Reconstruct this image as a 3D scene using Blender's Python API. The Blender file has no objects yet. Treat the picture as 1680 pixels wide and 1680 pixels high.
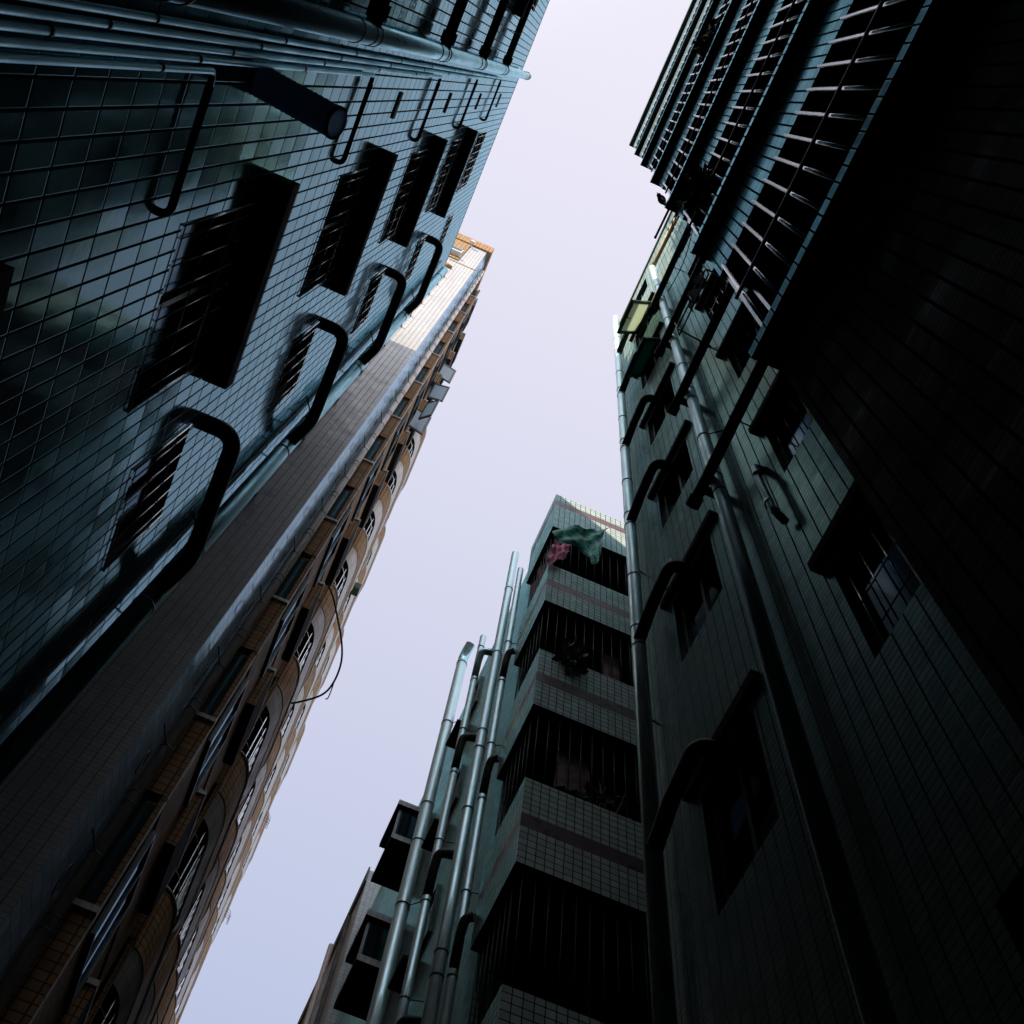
import bpy, bmesh, math, random
from mathutils import Vector, Matrix
random.seed(7)
R = math.radians
scene = bpy.context.scene
COL = scene.collection
H = 1.6                                   # eye height: heights below are measured from the eye

# ------------------------------------------------------------------ camera
cam_d = bpy.data.cameras.new("camera")
cam = bpy.data.objects.new("camera", cam_d)
COL.objects.link(cam)
cam_d.sensor_width = 36.0
cam_d.lens = 36.0 * 1880 / 1680
cam_d.clip_start = 0.02
cam_d.clip_end = 2000
BR = ((0.91942530, 0.38703926, 0.06969742),
      (-0.38655981, 0.85685982, 0.34110980),
      (0.07230222, -0.34056837, 0.93743664))
m = Matrix(((BR[0][0], -BR[0][1], -BR[0][2], 0),
            (BR[1][0], -BR[1][1], -BR[1][2], 0),
            (BR[2][0], -BR[2][1], -BR[2][2], H),
            (0, 0, 0, 1)))
cam.matrix_world = m
scene.camera = cam
scene.render.resolution_x = scene.render.resolution_y = 1024

# ------------------------------------------------------------------ light
SUN_EL = math.atan(0.95 / math.sqrt(2))
world = bpy.data.worlds.new("World")
scene.world = world
world.use_nodes = True
wn = world.node_tree
for n in list(wn.nodes):
    wn.nodes.remove(n)
w_out = wn.nodes.new('ShaderNodeOutputWorld')
w_bg = wn.nodes.new('ShaderNodeBackground')
w_sky = wn.nodes.new('ShaderNodeTexSky')
w_sky.sky_type = 'NISHITA'
w_sky.sun_disc = False
w_sky.sun_elevation = SUN_EL
w_sky.sun_rotation = R(225)
w_sky.air_density = 1.5
w_sky.dust_density = 3.0
w_tc = wn.nodes.new('ShaderNodeTexCoord')
w_dot = wn.nodes.new('ShaderNodeVectorMath'); w_dot.operation = 'DOT_PRODUCT'
w_dot.inputs[1].default_value = (0.0, 0.75, -0.66)
w_map = wn.nodes.new('ShaderNodeMapRange')
w_map.inputs['From Min'].default_value = -0.75
w_map.inputs['From Max'].default_value = 0.10
w_hz = wn.nodes.new('ShaderNodeMix'); w_hz.data_type = 'RGBA'
w_hz.inputs[6].default_value = (8.4, 8.0, 8.95, 1)      # thin white haze overhead
w_hz.inputs[7].default_value = (4.8, 5.25, 7.1, 1)      # bluer away from the sun
w_mx = wn.nodes.new('ShaderNodeMix'); w_mx.data_type = 'RGBA'
w_mx.inputs[0].default_value = 0.82
wn.links.new(w_tc.outputs['Generated'], w_dot.inputs[0])
wn.links.new(w_dot.outputs['Value'], w_map.inputs['Value'])
wn.links.new(w_map.outputs['Result'], w_hz.inputs[0])
wn.links.new(w_sky.outputs[0], w_mx.inputs[6])
wn.links.new(w_hz.outputs[2], w_mx.inputs[7])
w_sd = wn.nodes.new('ShaderNodeVectorMath'); w_sd.operation = 'DOT_PRODUCT'
w_sd.inputs[1].default_value = Vector((-0.6, -0.6, 0.57)).normalized()
w_gl = wn.nodes.new('ShaderNodeMapRange'); w_gl.interpolation_type = 'SMOOTHSTEP'
w_gl.inputs['From Min'].default_value = 0.58; w_gl.inputs['From Max'].default_value = 1.0
w_gl.inputs['To Max'].default_value = 1.0
w_ad = wn.nodes.new('ShaderNodeMix'); w_ad.data_type = 'RGBA'      # the haze glares towards the sun
w_ad.inputs[7].default_value = (16.0, 17.0, 18.5, 1)
wn.links.new(w_tc.outputs['Generated'], w_sd.inputs[0])
wn.links.new(w_sd.outputs['Value'], w_gl.inputs['Value'])
wn.links.new(w_gl.outputs['Result'], w_ad.inputs[0])
wn.links.new(w_mx.outputs[2], w_ad.inputs[6])
wn.links.new(w_ad.outputs[2], w_bg.inputs[0])
w_bg.inputs[1].default_value = 0.1
wn.links.new(w_bg.outputs[0], w_out.inputs[0])

sun_d = bpy.data.lights.new("sun", 'SUN')
sun_d.energy = 5.0
sun_d.angle = R(0.5)
sun_d.color = (1.0, 0.87, 0.72)
sun = bpy.data.objects.new("sun", sun_d)
COL.objects.link(sun)
sun.location = (-20, -20, 40)
sun.rotation_euler = Vector((0.6, 0.6, -0.57)).to_track_quat('-Z', 'Y').to_euler()

vs = scene.view_settings
vs.view_transform = 'Standard'
vs.look = 'None'
vs.exposure = 0.30
vs.gamma = 1.0
scene.cycles.max_bounces = 8
scene.cycles.diffuse_bounces = 1
scene.cycles.caustics_reflective = False
scene.cycles.glossy_bounces = 4
scene.cycles.sample_clamp_indirect = 4.0

# ------------------------------------------------------------------ materials
def new_mat(name):
    mt = bpy.data.materials.new(name)
    mt.use_nodes = True
    nt = mt.node_tree
    return mt, nt, nt.nodes['Principled BSDF']

def mth(nt, op, a, b=None, c=None):
    n = nt.nodes.new('ShaderNodeMath'); n.operation = op
    for i, v in enumerate((a, b, c)):
        if v is None: continue
        if isinstance(v, (int, float)): n.inputs[i].default_value = v
        else: nt.links.new(v, n.inputs[i])
    return n.outputs[0]

def mixc(nt, f, a, b, mode='MIX'):
    n = nt.nodes.new('ShaderNodeMix'); n.data_type = 'RGBA'; n.blend_type = mode
    for i, v in ((0, f), (6, a), (7, b)):
        if isinstance(v, (int, float)): n.inputs[i].default_value = v
        elif isinstance(v, tuple): n.inputs[i].default_value = (*v, 1)
        else: nt.links.new(v, n.inputs[i])
    return n.outputs[2]

def noise(nt, vec, scale, detail=4, rough=0.6):
    n = nt.nodes.new('ShaderNodeTexNoise')
    n.inputs['Scale'].default_value = scale
    n.inputs['Detail'].default_value = detail
    n.inputs['Roughness'].default_value = rough
    if vec is not None: nt.links.new(vec, n.inputs['Vector'])
    return n.outputs['Fac']

def ramp(nt, v, lo, hi, a=0.0, b=1.0):
    n = nt.nodes.new('ShaderNodeMapRange')
    n.inputs['From Min'].default_value = lo; n.inputs['From Max'].default_value = hi
    n.inputs['To Min'].default_value = a; n.inputs['To Max'].default_value = b
    nt.links.new(v, n.inputs['Value'])
    return n.outputs[0]

def tile(name, base, grout, tw, th, gw, gh, rough=0.25, var=0.15, tilt=0.012, stain=0.5, shift=0.0,
         stain_col=None, hue=None, spec=0.5, tint=None, ior=1.25, glaze=1.0):
    """glazed tiles laid in metres on the wall's own UVs"""
    mt, nt, bs = new_mat(name)
    uvn = nt.nodes.new('ShaderNodeUVMap'); uvn.uv_map = 'metres'
    sp = nt.nodes.new('ShaderNodeSeparateXYZ'); nt.links.new(uvn.outputs[0], sp.inputs[0])
    v = mth(nt, 'DIVIDE', sp.outputs[1], th)
    row = mth(nt, 'FLOOR', v)
    u = mth(nt, 'DIVIDE', sp.outputs[0], tw)
    if shift:
        u = mth(nt, 'ADD', u, mth(nt, 'MULTIPLY', mth(nt, 'PINGPONG', row, 1.0), shift))
    colm = mth(nt, 'FLOOR', u)
    fu = mth(nt, 'SUBTRACT', u, colm); fv = mth(nt, 'SUBTRACT', v, row)
    du = mth(nt, 'MULTIPLY', mth(nt, 'MINIMUM', fu, mth(nt, 'SUBTRACT', 1.0, fu)), tw)
    dv = mth(nt, 'MULTIPLY', mth(nt, 'MINIMUM', fv, mth(nt, 'SUBTRACT', 1.0, fv)), th)
    mu = ramp(nt, du, gw * 0.35, gw * 0.65)
    mv = ramp(nt, dv, gh * 0.35, gh * 0.65)
    mask = mth(nt, 'MULTIPLY', mu, mv)
    cmb = nt.nodes.new('ShaderNodeCombineXYZ')
    nt.links.new(colm, cmb.inputs[0]); nt.links.new(row, cmb.inputs[1])
    wnz = nt.nodes.new('ShaderNodeTexWhiteNoise'); wnz.noise_dimensions = '3D'
    nt.links.new(cmb.outputs[0], wnz.inputs['Vector'])
    tc = nt.nodes.new('ShaderNodeTexCoord')
    ob = tc.outputs['Object']
    vr = ramp(nt, wnz.outputs['Value'], 0, 1, 1 - var, 1 + var)
    c = mixc(nt, 1.0, base, (1, 1, 1), 'MULTIPLY')
    vm = nt.nodes.new('ShaderNodeVectorMath'); vm.operation = 'SCALE'
    nt.links.new(c, vm.inputs[0]); nt.links.new(vr, vm.inputs['Scale'])
    c = vm.outputs[0]
    if hue:
        c = mixc(nt, ramp(nt, wnz.outputs['Value'], 0.72, 0.78), c, hue)
    # grime: big blotches and runs that hang down the wall
    stv = nt.nodes.new('ShaderNodeMapping'); stv.inputs['Scale'].default_value = (2.2, 2.2, 0.28)
    nt.links.new(ob, stv.inputs['Vector'])
    g1 = ramp(nt, noise(nt, stv.outputs[0], 1.6, 6, 0.68), 0.46, 0.74)
    g2 = ramp(nt, noise(nt, ob, 9.0, 5, 0.7), 0.40, 0.75)
    g = mth(nt, 'MULTIPLY', mth(nt, 'ADD', mth(nt, 'MULTIPLY', g1, 0.7), mth(nt, 'MULTIPLY', g2, 0.4)), stain)
    c = mixc(nt, g, c, stain_col or tuple(0.25 * q for q in base))
    c = mixc(nt, mask, grout, c)
    nt.links.new(c, bs.inputs['Base Color'])
    rg = mth(nt, 'ADD', ramp(nt, noise(nt, ob, 3.0, 5, 0.65), 0.3, 0.75, rough * 0.7, rough * 1.6),
             ramp(nt, mask, 0, 1, 0.6, 0))
    nt.links.new(rg, bs.inputs['Roughness'])
    bs.inputs['Specular IOR Level'].default_value = spec
    geo = nt.nodes.new('ShaderNodeNewGeometry')
    sub = nt.nodes.new('ShaderNodeVectorMath'); sub.operation = 'SUBTRACT'
    nt.links.new(wnz.outputs['Color'], sub.inputs[0]); sub.inputs[1].default_value = (0.5, 0.5, 0.5)
    sc = nt.nodes.new('ShaderNodeVectorMath'); sc.operation = 'SCALE'
    nt.links.new(sub.outputs[0], sc.inputs[0]); sc.inputs['Scale'].default_value = tilt * 2
    ad = nt.nodes.new('ShaderNodeVectorMath'); ad.operation = 'ADD'
    nt.links.new(geo.outputs['Normal'], ad.inputs[0]); nt.links.new(sc.outputs[0], ad.inputs[1])
    nm = nt.nodes.new('ShaderNodeVectorMath'); nm.operation = 'NORMALIZE'
    nt.links.new(ad.outputs[0], nm.inputs[0])
    bp = nt.nodes.new('ShaderNodeBump')
    bp.inputs['Strength'].default_value = 0.35; bp.inputs['Distance'].default_value = 0.004
    hgt = mth(nt, 'ADD', mask, mth(nt, 'MULTIPLY', noise(nt, ob, 22.0, 2, 0.5), 0.12))
    nt.links.new(hgt, bp.inputs['Height'])
    nt.links.new(nm.outputs[0], bp.inputs['Normal'])
    nt.links.new(bp.outputs[0], bs.inputs['Normal'])
    if tint:                                    # coloured glaze: diffuse body under a tinted gloss layer
        df = nt.nodes.new('ShaderNodeBsdfDiffuse'); gl = nt.nodes.new('ShaderNodeBsdfGlossy')
        nt.links.new(c, df.inputs['Color'])
        gl.inputs['Color'].default_value = (*tint, 1)
        nt.links.new(rg, gl.inputs['Roughness'])
        fr = nt.nodes.new('ShaderNodeFresnel'); fr.inputs['IOR'].default_value = ior
        for q in (df, gl, fr): nt.links.new(bp.outputs[0], q.inputs['Normal'])
        fac = mth(nt, 'MULTIPLY', fr.outputs[0], ramp(nt, mask, 0, 1, 0.12 * glaze, glaze))
        mx = nt.nodes.new('ShaderNodeMixShader')
        nt.links.new(fac, mx.inputs[0]); nt.links.new(df.outputs[0], mx.inputs[1]); nt.links.new(gl.outputs[0], mx.inputs[2])
        nt.links.new(mx.outputs[0], nt.nodes['Material Output'].inputs['Surface'])
    return mt

def plain(name, col, rough=0.6, metal=0.0, var=0.3, scale=6.0, dirt=None, bump=0.0, spec=0.5, streak=False, tint=None):
    mt, nt, bs = new_mat(name)
    tc = nt.nodes.new('ShaderNodeTexCoord'); vec = tc.outputs['Object']
    if streak:
        mp = nt.nodes.new('ShaderNodeMapping'); mp.inputs['Scale'].default_value = (3, 3, 0.35)
        nt.links.new(vec, mp.inputs['Vector']); vec = mp.outputs[0]
    n1 = noise(nt, vec, scale, 6, 0.65)
    c = mixc(nt, ramp(nt, n1, 0.35, 0.7), tuple(min(1, q * (1 + var * 0.5)) for q in col),
             dirt if dirt else tuple(q * (1 - var) for q in col))
    nt.links.new(c, bs.inputs['Base Color'])
    nt.links.new(ramp(nt, n1, 0.3, 0.7, rough * 0.8, min(1, rough * 1.3)), bs.inputs['Roughness'])
    bs.inputs['Metallic'].default_value = metal
    bs.inputs['Specular IOR Level'].default_value = spec
    if bump:
        bp = nt.nodes.new('ShaderNodeBump'); bp.inputs['Strength'].default_value = bump
        bp.inputs['Distance'].default_value = 0.01
        nt.links.new(noise(nt, tc.outputs['Object'], scale * 6, 4), bp.inputs['Height'])
        nt.links.new(bp.outputs[0], bs.inputs['Normal'])
    if tint:
        df = nt.nodes.new('ShaderNodeBsdfDiffuse'); gl = nt.nodes.new('ShaderNodeBsdfGlossy')
        nt.links.new(c, df.inputs['Color']); gl.inputs['Color'].default_value = (*tint, 1)
        nt.links.new(ramp(nt, n1, 0.3, 0.7, rough * 1.1, min(1, rough * 2.0)), gl.inputs['Roughness'])
        fr = nt.nodes.new('ShaderNodeFresnel'); fr.inputs['IOR'].default_value = 1.22
        mx = nt.nodes.new('ShaderNodeMixShader')
        nt.links.new(fr.outputs[0], mx.inputs[0]); nt.links.new(df.outputs[0], mx.inputs[1]); nt.links.new(gl.outputs[0], mx.inputs[2])
        nt.links.new(mx.outputs[0], nt.nodes['Material Output'].inputs['Surface'])
    return mt

PT = (0.50, 0.82, 0.92)
M = {}
TEAL = (0.60, 0.83, 0.95)
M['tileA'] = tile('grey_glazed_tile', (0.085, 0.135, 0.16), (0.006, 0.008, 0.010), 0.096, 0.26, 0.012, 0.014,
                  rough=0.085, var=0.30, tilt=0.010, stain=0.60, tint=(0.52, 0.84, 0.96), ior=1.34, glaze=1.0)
M['tileB'] = tile('pale_pink_tile', (0.54, 0.535, 0.54), (0.075, 0.095, 0.10), 0.097, 0.06, 0.009, 0.005,
                  rough=0.3, var=0.10, tilt=0.012, stain=0.28)
M['tileBs'] = tile('pale_blue_tile', (0.62, 0.78, 0.95), (0.10, 0.13, 0.17), 0.097, 0.15, 0.004, 0.008,
                   rough=0.12, var=0.2, tilt=0.006, stain=0.30, tint=(0.66, 0.88, 1.0), ior=1.75)
M['tan'] = tile('tan_brick_tile', (0.46, 0.295, 0.155), (0.09, 0.055, 0.03), 0.12, 0.10, 0.012, 0.012,
                rough=0.6, var=0.22, tilt=0.01, stain=0.35, shift=0.0, hue=(0.50, 0.25, 0.11), spec=0.08)
M['cream'] = tile('cream_soffit_tile', (0.80, 0.74, 0.68), (0.40, 0.37, 0.34), 0.20, 0.20, 0.008, 0.008,
                  rough=0.5, var=0.06, tilt=0.004, stain=0.25)
M['tileC'] = tile('sea_green_mosaic', (0.72, 0.79, 0.75), (0.012, 0.045, 0.05), 0.095, 0.095, 0.010, 0.012,
                  rough=0.20, var=0.14, tilt=0.012, stain=0.35, tint=(0.45, 0.92, 0.95), ior=1.5)
M['stripeC'] = tile('maroon_band_tile', (0.15, 0.085, 0.105), (0.10, 0.06, 0.075), 0.095, 0.095, 0.004, 0.004,
                    rough=0.3, var=0.1, tilt=0.01, stain=0.3)
M['tileD'] = tile('grey_green_strip_tile', (0.50, 0.56, 0.50), (0.022, 0.05, 0.05), 0.105, 0.05, 0.010, 0.006,
                  rough=0.20, var=0.12, tilt=0.010, stain=0.75, stain_col=(0.06, 0.13, 0.12), tint=(0.50, 0.86, 0.88), ior=1.42, glaze=0.75)
M['tileE'] = tile('ribbed_blue_tile', (0.66, 0.78, 0.80), (0.008, 0.016, 0.02), 0.066, 0.033, 0.010, 0.004,
                  rough=0.15, var=0.25, tilt=0.010, stain=0.25, tint=(0.40, 0.80, 0.92), ior=1.6, glaze=1.0)
M['tileEl'] = tile('shade_dark_strip_tile', (0.05, 0.075, 0.075), (0.004, 0.006, 0.006), 0.066, 0.033, 0.010, 0.004,
                   rough=0.6, var=0.22, tilt=0.02, stain=0.40, spec=0.03)  # darker copy of tileE: the alley's deep shade put into the colour
M['tileF'] = tile('pale_blue_grey_tile', (0.42, 0.50, 0.52), (0.2, 0.22, 0.24), 0.10, 0.10, 0.008, 0.008,
                  rough=0.35, var=0.1, stain=0.45)
M['concrete'] = plain('weathered_concrete', (0.20, 0.21, 0.20), 0.85, 0, 0.5, 4, bump=0.4)
M['dark'] = plain('near_black_concrete', (0.022, 0.026, 0.027), 0.9, 0, 0.5, 5, bump=0.3, spec=0.04)  # near-black base shared by hoods, soffits and inner walls
M['pipe'] = plain('grey_pvc', (0.22, 0.34, 0.35), 0.28, 0, 0.35, 5, dirt=(0.13, 0.17, 0.16), streak=True, tint=PT)
M['pipew'] = plain('white_pvc', (0.60, 0.74, 0.71), 0.30, 0, 0.25, 5, dirt=(0.36, 0.44, 0.42), streak=True, tint=(0.66, 0.86, 0.90))
M['pipec'] = plain('cream_pvc', (0.74, 0.67, 0.60), 0.35, 0, 0.2, 5, dirt=(0.56, 0.48, 0.41), streak=True)
M['pipeg'] = plain('galvanised_pipe', (0.66, 0.80, 0.86), 0.22, 0, 0.3, 4, dirt=(0.42, 0.47, 0.44), streak=True, tint=PT)
M['piped'] = plain('near_black_pvc', (0.035, 0.045, 0.046), 0.5, 0, 0.4, 6, spec=0.3)  # near-black pipe colour for branches and side runs
M['iron'] = plain('black_iron', (0.02, 0.023, 0.025), 0.5, 0.3, 0.3, 12)
M['bar'] = plain('white_painted_bar', (0.74, 0.80, 0.82), 0.22, 1.0, 0.10, 8, dirt=(0.74, 0.74, 0.73))
M['barp'] = plain('pale_painted_iron', (0.55, 0.62, 0.62), 0.4, 0, 0.3, 10, dirt=(0.30, 0.30, 0.27))
M['barg'] = plain('grey_painted_bar', (0.035, 0.055, 0.055), 0.6, 0.0, 0.3, 14, spec=0.2)
M['frame'] = plain('aluminium_frame', (0.12, 0.14, 0.15), 0.4, 0.5, 0.2, 10)
M['framed'] = plain('dark_teal_frame', (0.035, 0.06, 0.065), 0.4, 0.3, 0.2, 10)
M['green'] = plain('green_painted_frame', (0.06, 0.12, 0.05), 0.45, 0, 0.4, 9)
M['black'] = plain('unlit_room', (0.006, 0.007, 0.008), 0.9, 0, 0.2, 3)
M['tank'] = plain('roof_screed', (0.3, 0.29, 0.27), 0.9, 0, 0.3, 2)
M['asphalt'] = plain('alley_paving', (0.06, 0.06, 0.058), 0.85, 0, 0.4, 3, bump=0.4)


M['navy'] = plain('navy_pole_paint', (0.015, 0.02, 0.09), 0.4, 0, 0.3, 9)
M['bird'] = plain('sooty_feathers', (0.02, 0.019, 0.02), 0.7, 0, 0.4, 40)
M['ochre'] = plain('bamboo', (0.30, 0.22, 0.09), 0.5, 0, 0.4, 20)
M['white'] = plain('white_enamel', (0.78, 0.78, 0.77), 0.35, 0, 0.1, 8)
M['steam'] = plain('steel_vent', (0.30, 0.31, 0.32), 0.35, 0.7, 0.2, 8)

def glass(name, col, rough=0.06, spec=0.5):
    mt, nt, bs = new_mat(name)
    tc = nt.nodes.new('ShaderNodeTexCoord')
    n1 = noise(nt, tc.outputs['Object'], 2.5, 4)
    nt.links.new(mixc(nt, n1, tuple(q * 0.6 for q in col), tuple(q * 1.4 for q in col)), bs.inputs['Base Color'])
    nt.links.new(ramp(nt, noise(nt, tc.outputs['Object'], 7, 4), 0.3, 0.7, rough * 0.6, rough * 1.8), bs.inputs['Roughness'])
    bs.inputs['Specular IOR Level'].default_value = spec
    return mt
def tinted_glass(name, body, tint, ior, rough):
    mt, nt, bs = new_mat(name)
    tc = nt.nodes.new('ShaderNodeTexCoord')
    df = nt.nodes.new('ShaderNodeBsdfDiffuse'); gl = nt.nodes.new('ShaderNodeBsdfGlossy')
    df.inputs['Color'].default_value = (*body, 1); gl.inputs['Color'].default_value = (*tint, 1)
    nt.links.new(ramp(nt, noise(nt, tc.outputs['Object'], 6, 4), 0.3, 0.7, rough * .5, rough * 2), gl.inputs['Roughness'])
    fr = nt.nodes.new('ShaderNodeFresnel'); fr.inputs['IOR'].default_value = ior
    mx = nt.nodes.new('ShaderNodeMixShader')
    nt.links.new(fr.outputs[0], mx.inputs[0]); nt.links.new(df.outputs[0], mx.inputs[1]); nt.links.new(gl.outputs[0], mx.inputs[2])
    nt.links.new(mx.outputs[0], nt.nodes['Material Output'].inputs['Surface'])
    return mt
M['glass'] = tinted_glass('dark_window_glass', (0.008, 0.011, 0.013), (0.42, 0.62, 0.80), 1.18, 0.05)
M['glasst'] = tinted_glass('teal_window_glass', (0.035, 0.065, 0.07), (0.45, 0.65, 0.72), 1.2, 0.08)

M['glassc'] = glass('cream_frosted_glass', (0.52, 0.55, 0.40), 0.4)
def translucent(name, col, fac):
    mt, nt, bs = new_mat(name)
    bs.inputs['Base Color'].default_value = (*col, 1); bs.inputs['Roughness'].default_value = 0.3
    tr = nt.nodes.new('ShaderNodeBsdfTranslucent'); tr.inputs['Color'].default_value = (*col, 1)
    mx = nt.nodes.new('ShaderNodeMixShader'); mx.inputs[0].default_value = fac
    nt.links.new(bs.outputs[0], mx.inputs[1]); nt.links.new(tr.outputs[0], mx.inputs[2])
    nt.links.new(mx.outputs[0], nt.nodes['Material Output'].inputs['Surface'])
    return mt
M['glassc'] = translucent('cream_frosted_pane', (0.66, 0.74, 0.60), 0.75)
M['duct'] = translucent('grey_blue_hose', (0.34, 0.48, 0.62), 0.7)
M['ductin'] = translucent('hose_lining', (0.70, 0.90, 1.0), 0.6)
M['glassb'] = translucent('pale_blue_sash_glass', (0.62, 0.76, 0.84), 0.55)
M['glassg'] = translucent('green_frosted_pane', (0.02, 0.26, 0.20), 0.6)

def leafy(name, a, b):
    mt, nt, bs = new_mat(name)
    oi = nt.nodes.new('ShaderNodeNewGeometry')
    nt.links.new(mixc(nt, oi.outputs['Random Per Island'], a, b), bs.inputs['Base Color'])
    bs.inputs['Roughness'].default_value = 0.6
    return mt
M['leaf'] = leafy('dark_leaf', (0.010, 0.022, 0.012), (0.03, 0.05, 0.02))

def cloth(name, a, b, scale, rough=0.7, lo=0.45, hi=0.55, c=None):
    mt, nt, bs = new_mat(name)
    tc = nt.nodes.new('ShaderNodeTexCoord')
    mp = nt.nodes.new('ShaderNodeMapping'); mp.inputs['Rotation'].default_value = (0, 0.6, 0)
    mp.inputs['Scale'].default_value = (1, 1, 1.8)
    nt.links.new(tc.outputs['Object'], mp.inputs['Vector'])
    col = mixc(nt, ramp(nt, noise(nt, mp.outputs[0], scale, 3, 0.5), lo, hi), a, b)
    if c: col = mixc(nt, ramp(nt, noise(nt, mp.outputs[0], scale * 2.2, 2, 0.5), 0.58, 0.66), col, c)
    nt.links.new(col, bs.inputs['Base Color'])
    bs.inputs['Roughness'].default_value = rough
    bs.inputs['Specular IOR Level'].default_value = 0.12
    return mt
M['tarp'] = cloth('green_plastic_sheet', (0.005, 0.15, 0.11), (0.03, 0.42, 0.32), 6, 0.5)
M['pink'] = cloth('pink_printed_cloth', (1.0, 0.30, 0.48), (1.0, 0.42, 0.58), 9, 0.8, c=(0.22, 0.25, 0.30))
M['mauve'] = cloth('dull_mauve_cloth', (0.35, 0.22, 0.22), (0.42, 0.32, 0.30), 6, 0.8)

# ------------------------------------------------------------------ mesh builder
class MB:
    def __init__(s):
        s.v = []; s.f = []; s.m = []; s.uv = []; s.sm = []
    def poly(s, pts, mat=0, uv=None, smooth=False):
        i = len(s.v); s.v += [Vector(p) for p in pts]
        s.f.append(tuple(range(i, i + len(pts)))); s.m.append(mat); s.sm.append(smooth)
        if uv is None:
            a = Vector(pts[1]) - Vector(pts[0]); b = Vector(pts[-1]) - Vector(pts[0])
            n = a.cross(b); ax = max(range(3), key=lambda k: abs(n[k]))
            uv = [(p[1], p[2]) if ax == 0 else (p[0], p[2]) if ax == 1 else (p[0], p[1]) for p in pts]
        s.uv.append(uv)
        return s
    def box(s, x0, x1, y0, y1, z0, z1, mat=0, skip=''):
        x0, x1 = min(x0, x1), max(x0, x1); y0, y1 = min(y0, y1), max(y0, y1); z0, z1 = min(z0, z1), max(z0, z1)
        mats = mat if isinstance(mat, dict) else {}
        g = lambda k: mats.get(k, mats.get('', 0)) if mats else mat
        F = {'-x': [(x0, y1, z0), (x0, y0, z0), (x0, y0, z1), (x0, y1, z1)],
             '+x': [(x1, y0, z0), (x1, y1, z0), (x1, y1, z1), (x1, y0, z1)],
             '-y': [(x0, y0, z0), (x1, y0, z0), (x1, y0, z1), (x0, y0, z1)],
             '+y': [(x1, y1, z0), (x0, y1, z0), (x0, y1, z1), (x1, y1, z1)],
             '-z': [(x0, y1, z0), (x1, y1, z0), (x1, y0, z0), (x0, y0, z0)],
             '+z': [(x0, y0, z1), (x1, y0, z1), (x1, y1, z1), (x0, y1, z1)]}
        for k, p in F.items():
            if k not in skip: s.poly(p, g(k))
        return s
    def tube(s, path, r, mat=0, seg=12, caps=True, radii=None):
        P = [Vector(p) for p in path]
        rings = []
        up = None
        for i, p in enumerate(P):
            if i == 0: t = P[1] - P[0]
            elif i == len(P) - 1: t = P[-1] - P[-2]
            else: t = (P[i + 1] - P[i]).normalized() + (P[i] - P[i - 1]).normalized()
            t.normalize()
            if up is None:
                up = Vector((0, 0, 1)) if abs(t.z) < 0.9 else Vector((1, 0, 0))
            side = t.cross(up)
            if side.length < 1e-4: side = t.cross(Vector((0.3, 1, 0.2)))
            side.normalize(); up = side.cross(t).normalized()
            rr = radii[i] if radii else r
            rings.append([p + (side * math.cos(q * 2 * math.pi / seg) + up * math.sin(q * 2 * math.pi / seg)) * rr
                          for q in range(seg)])
        for a, b in zip(rings, rings[1:]):
            for q in range(seg):
                w = (q + 1) % seg
                s.poly([a[q], a[w], b[w], b[q]], mat, smooth=True)
        if caps:
            s.poly(rings[0][::-1], mat); s.poly(rings[-1], mat)
        return s
    def ring(s, c, axis, r, w, mat=0, seg=16):
        c = Vector(c); a = Vector(axis).normalized() * w / 2
        return s.tube([c - a, c + a], r, mat, seg)
    def build(s, name, mats, parent=None, origin=None):
        """vertices are given in eye-height coordinates; the object sits at its own origin"""
        mats = mats if isinstance(mats, (list, tuple)) else [mats]
        if origin is None:
            org = parent['org'] if parent is not None else None
            if org is None:
                org = (sum(v.x for v in s.v) / len(s.v), sum(v.y for v in s.v) / len(s.v), min(v.z for v in s.v))
        else: org = origin
        ov = Vector(org[:])
        me = bpy.data.meshes.new(name)
        me.from_pydata([(v - ov)[:] for v in s.v], [], s.f)
        for q in mats: me.materials.append(M[q] if isinstance(q, str) else q)
        me.polygons.foreach_set('material_index', s.m)
        me.polygons.foreach_set('use_smooth', s.sm)
        ul = me.uv_layers.new(name='metres')
        flat = [c for f in s.uv for p in f for c in p]
        ul.data.foreach_set('uv', flat)
        bm = bmesh.new(); bm.from_mesh(me)
        bmesh.ops.remove_doubles(bm, verts=bm.verts, dist=1e-5)
        bm.to_mesh(me); bm.free()
        o = bpy.data.objects.new(name, me); COL.objects.link(o)
        if parent is not None:
            o.parent = parent['ob'] if isinstance(parent, dict) else parent
        else:
            o.location = ov + Vector((0, 0, H))
        return o

def tag(o, label, cat, group=None):
    o['label'] = label; o['category'] = cat
    if group: o['group'] = group
    return o

def thing(name, label, cat, loc, group=None):
    o = bpy.data.objects.new(name, None); COL.objects.link(o)
    o.location = (loc[0], loc[1], loc[2] + H)
    o.empty_display_size = 0.3
    tag(o, label, cat, group)
    return {'ob': o, 'org': loc}

def sub(T, o):
    """a handle for hanging sub-parts on part o of thing T"""
    return {'ob': o, 'org': T['org']}

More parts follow.
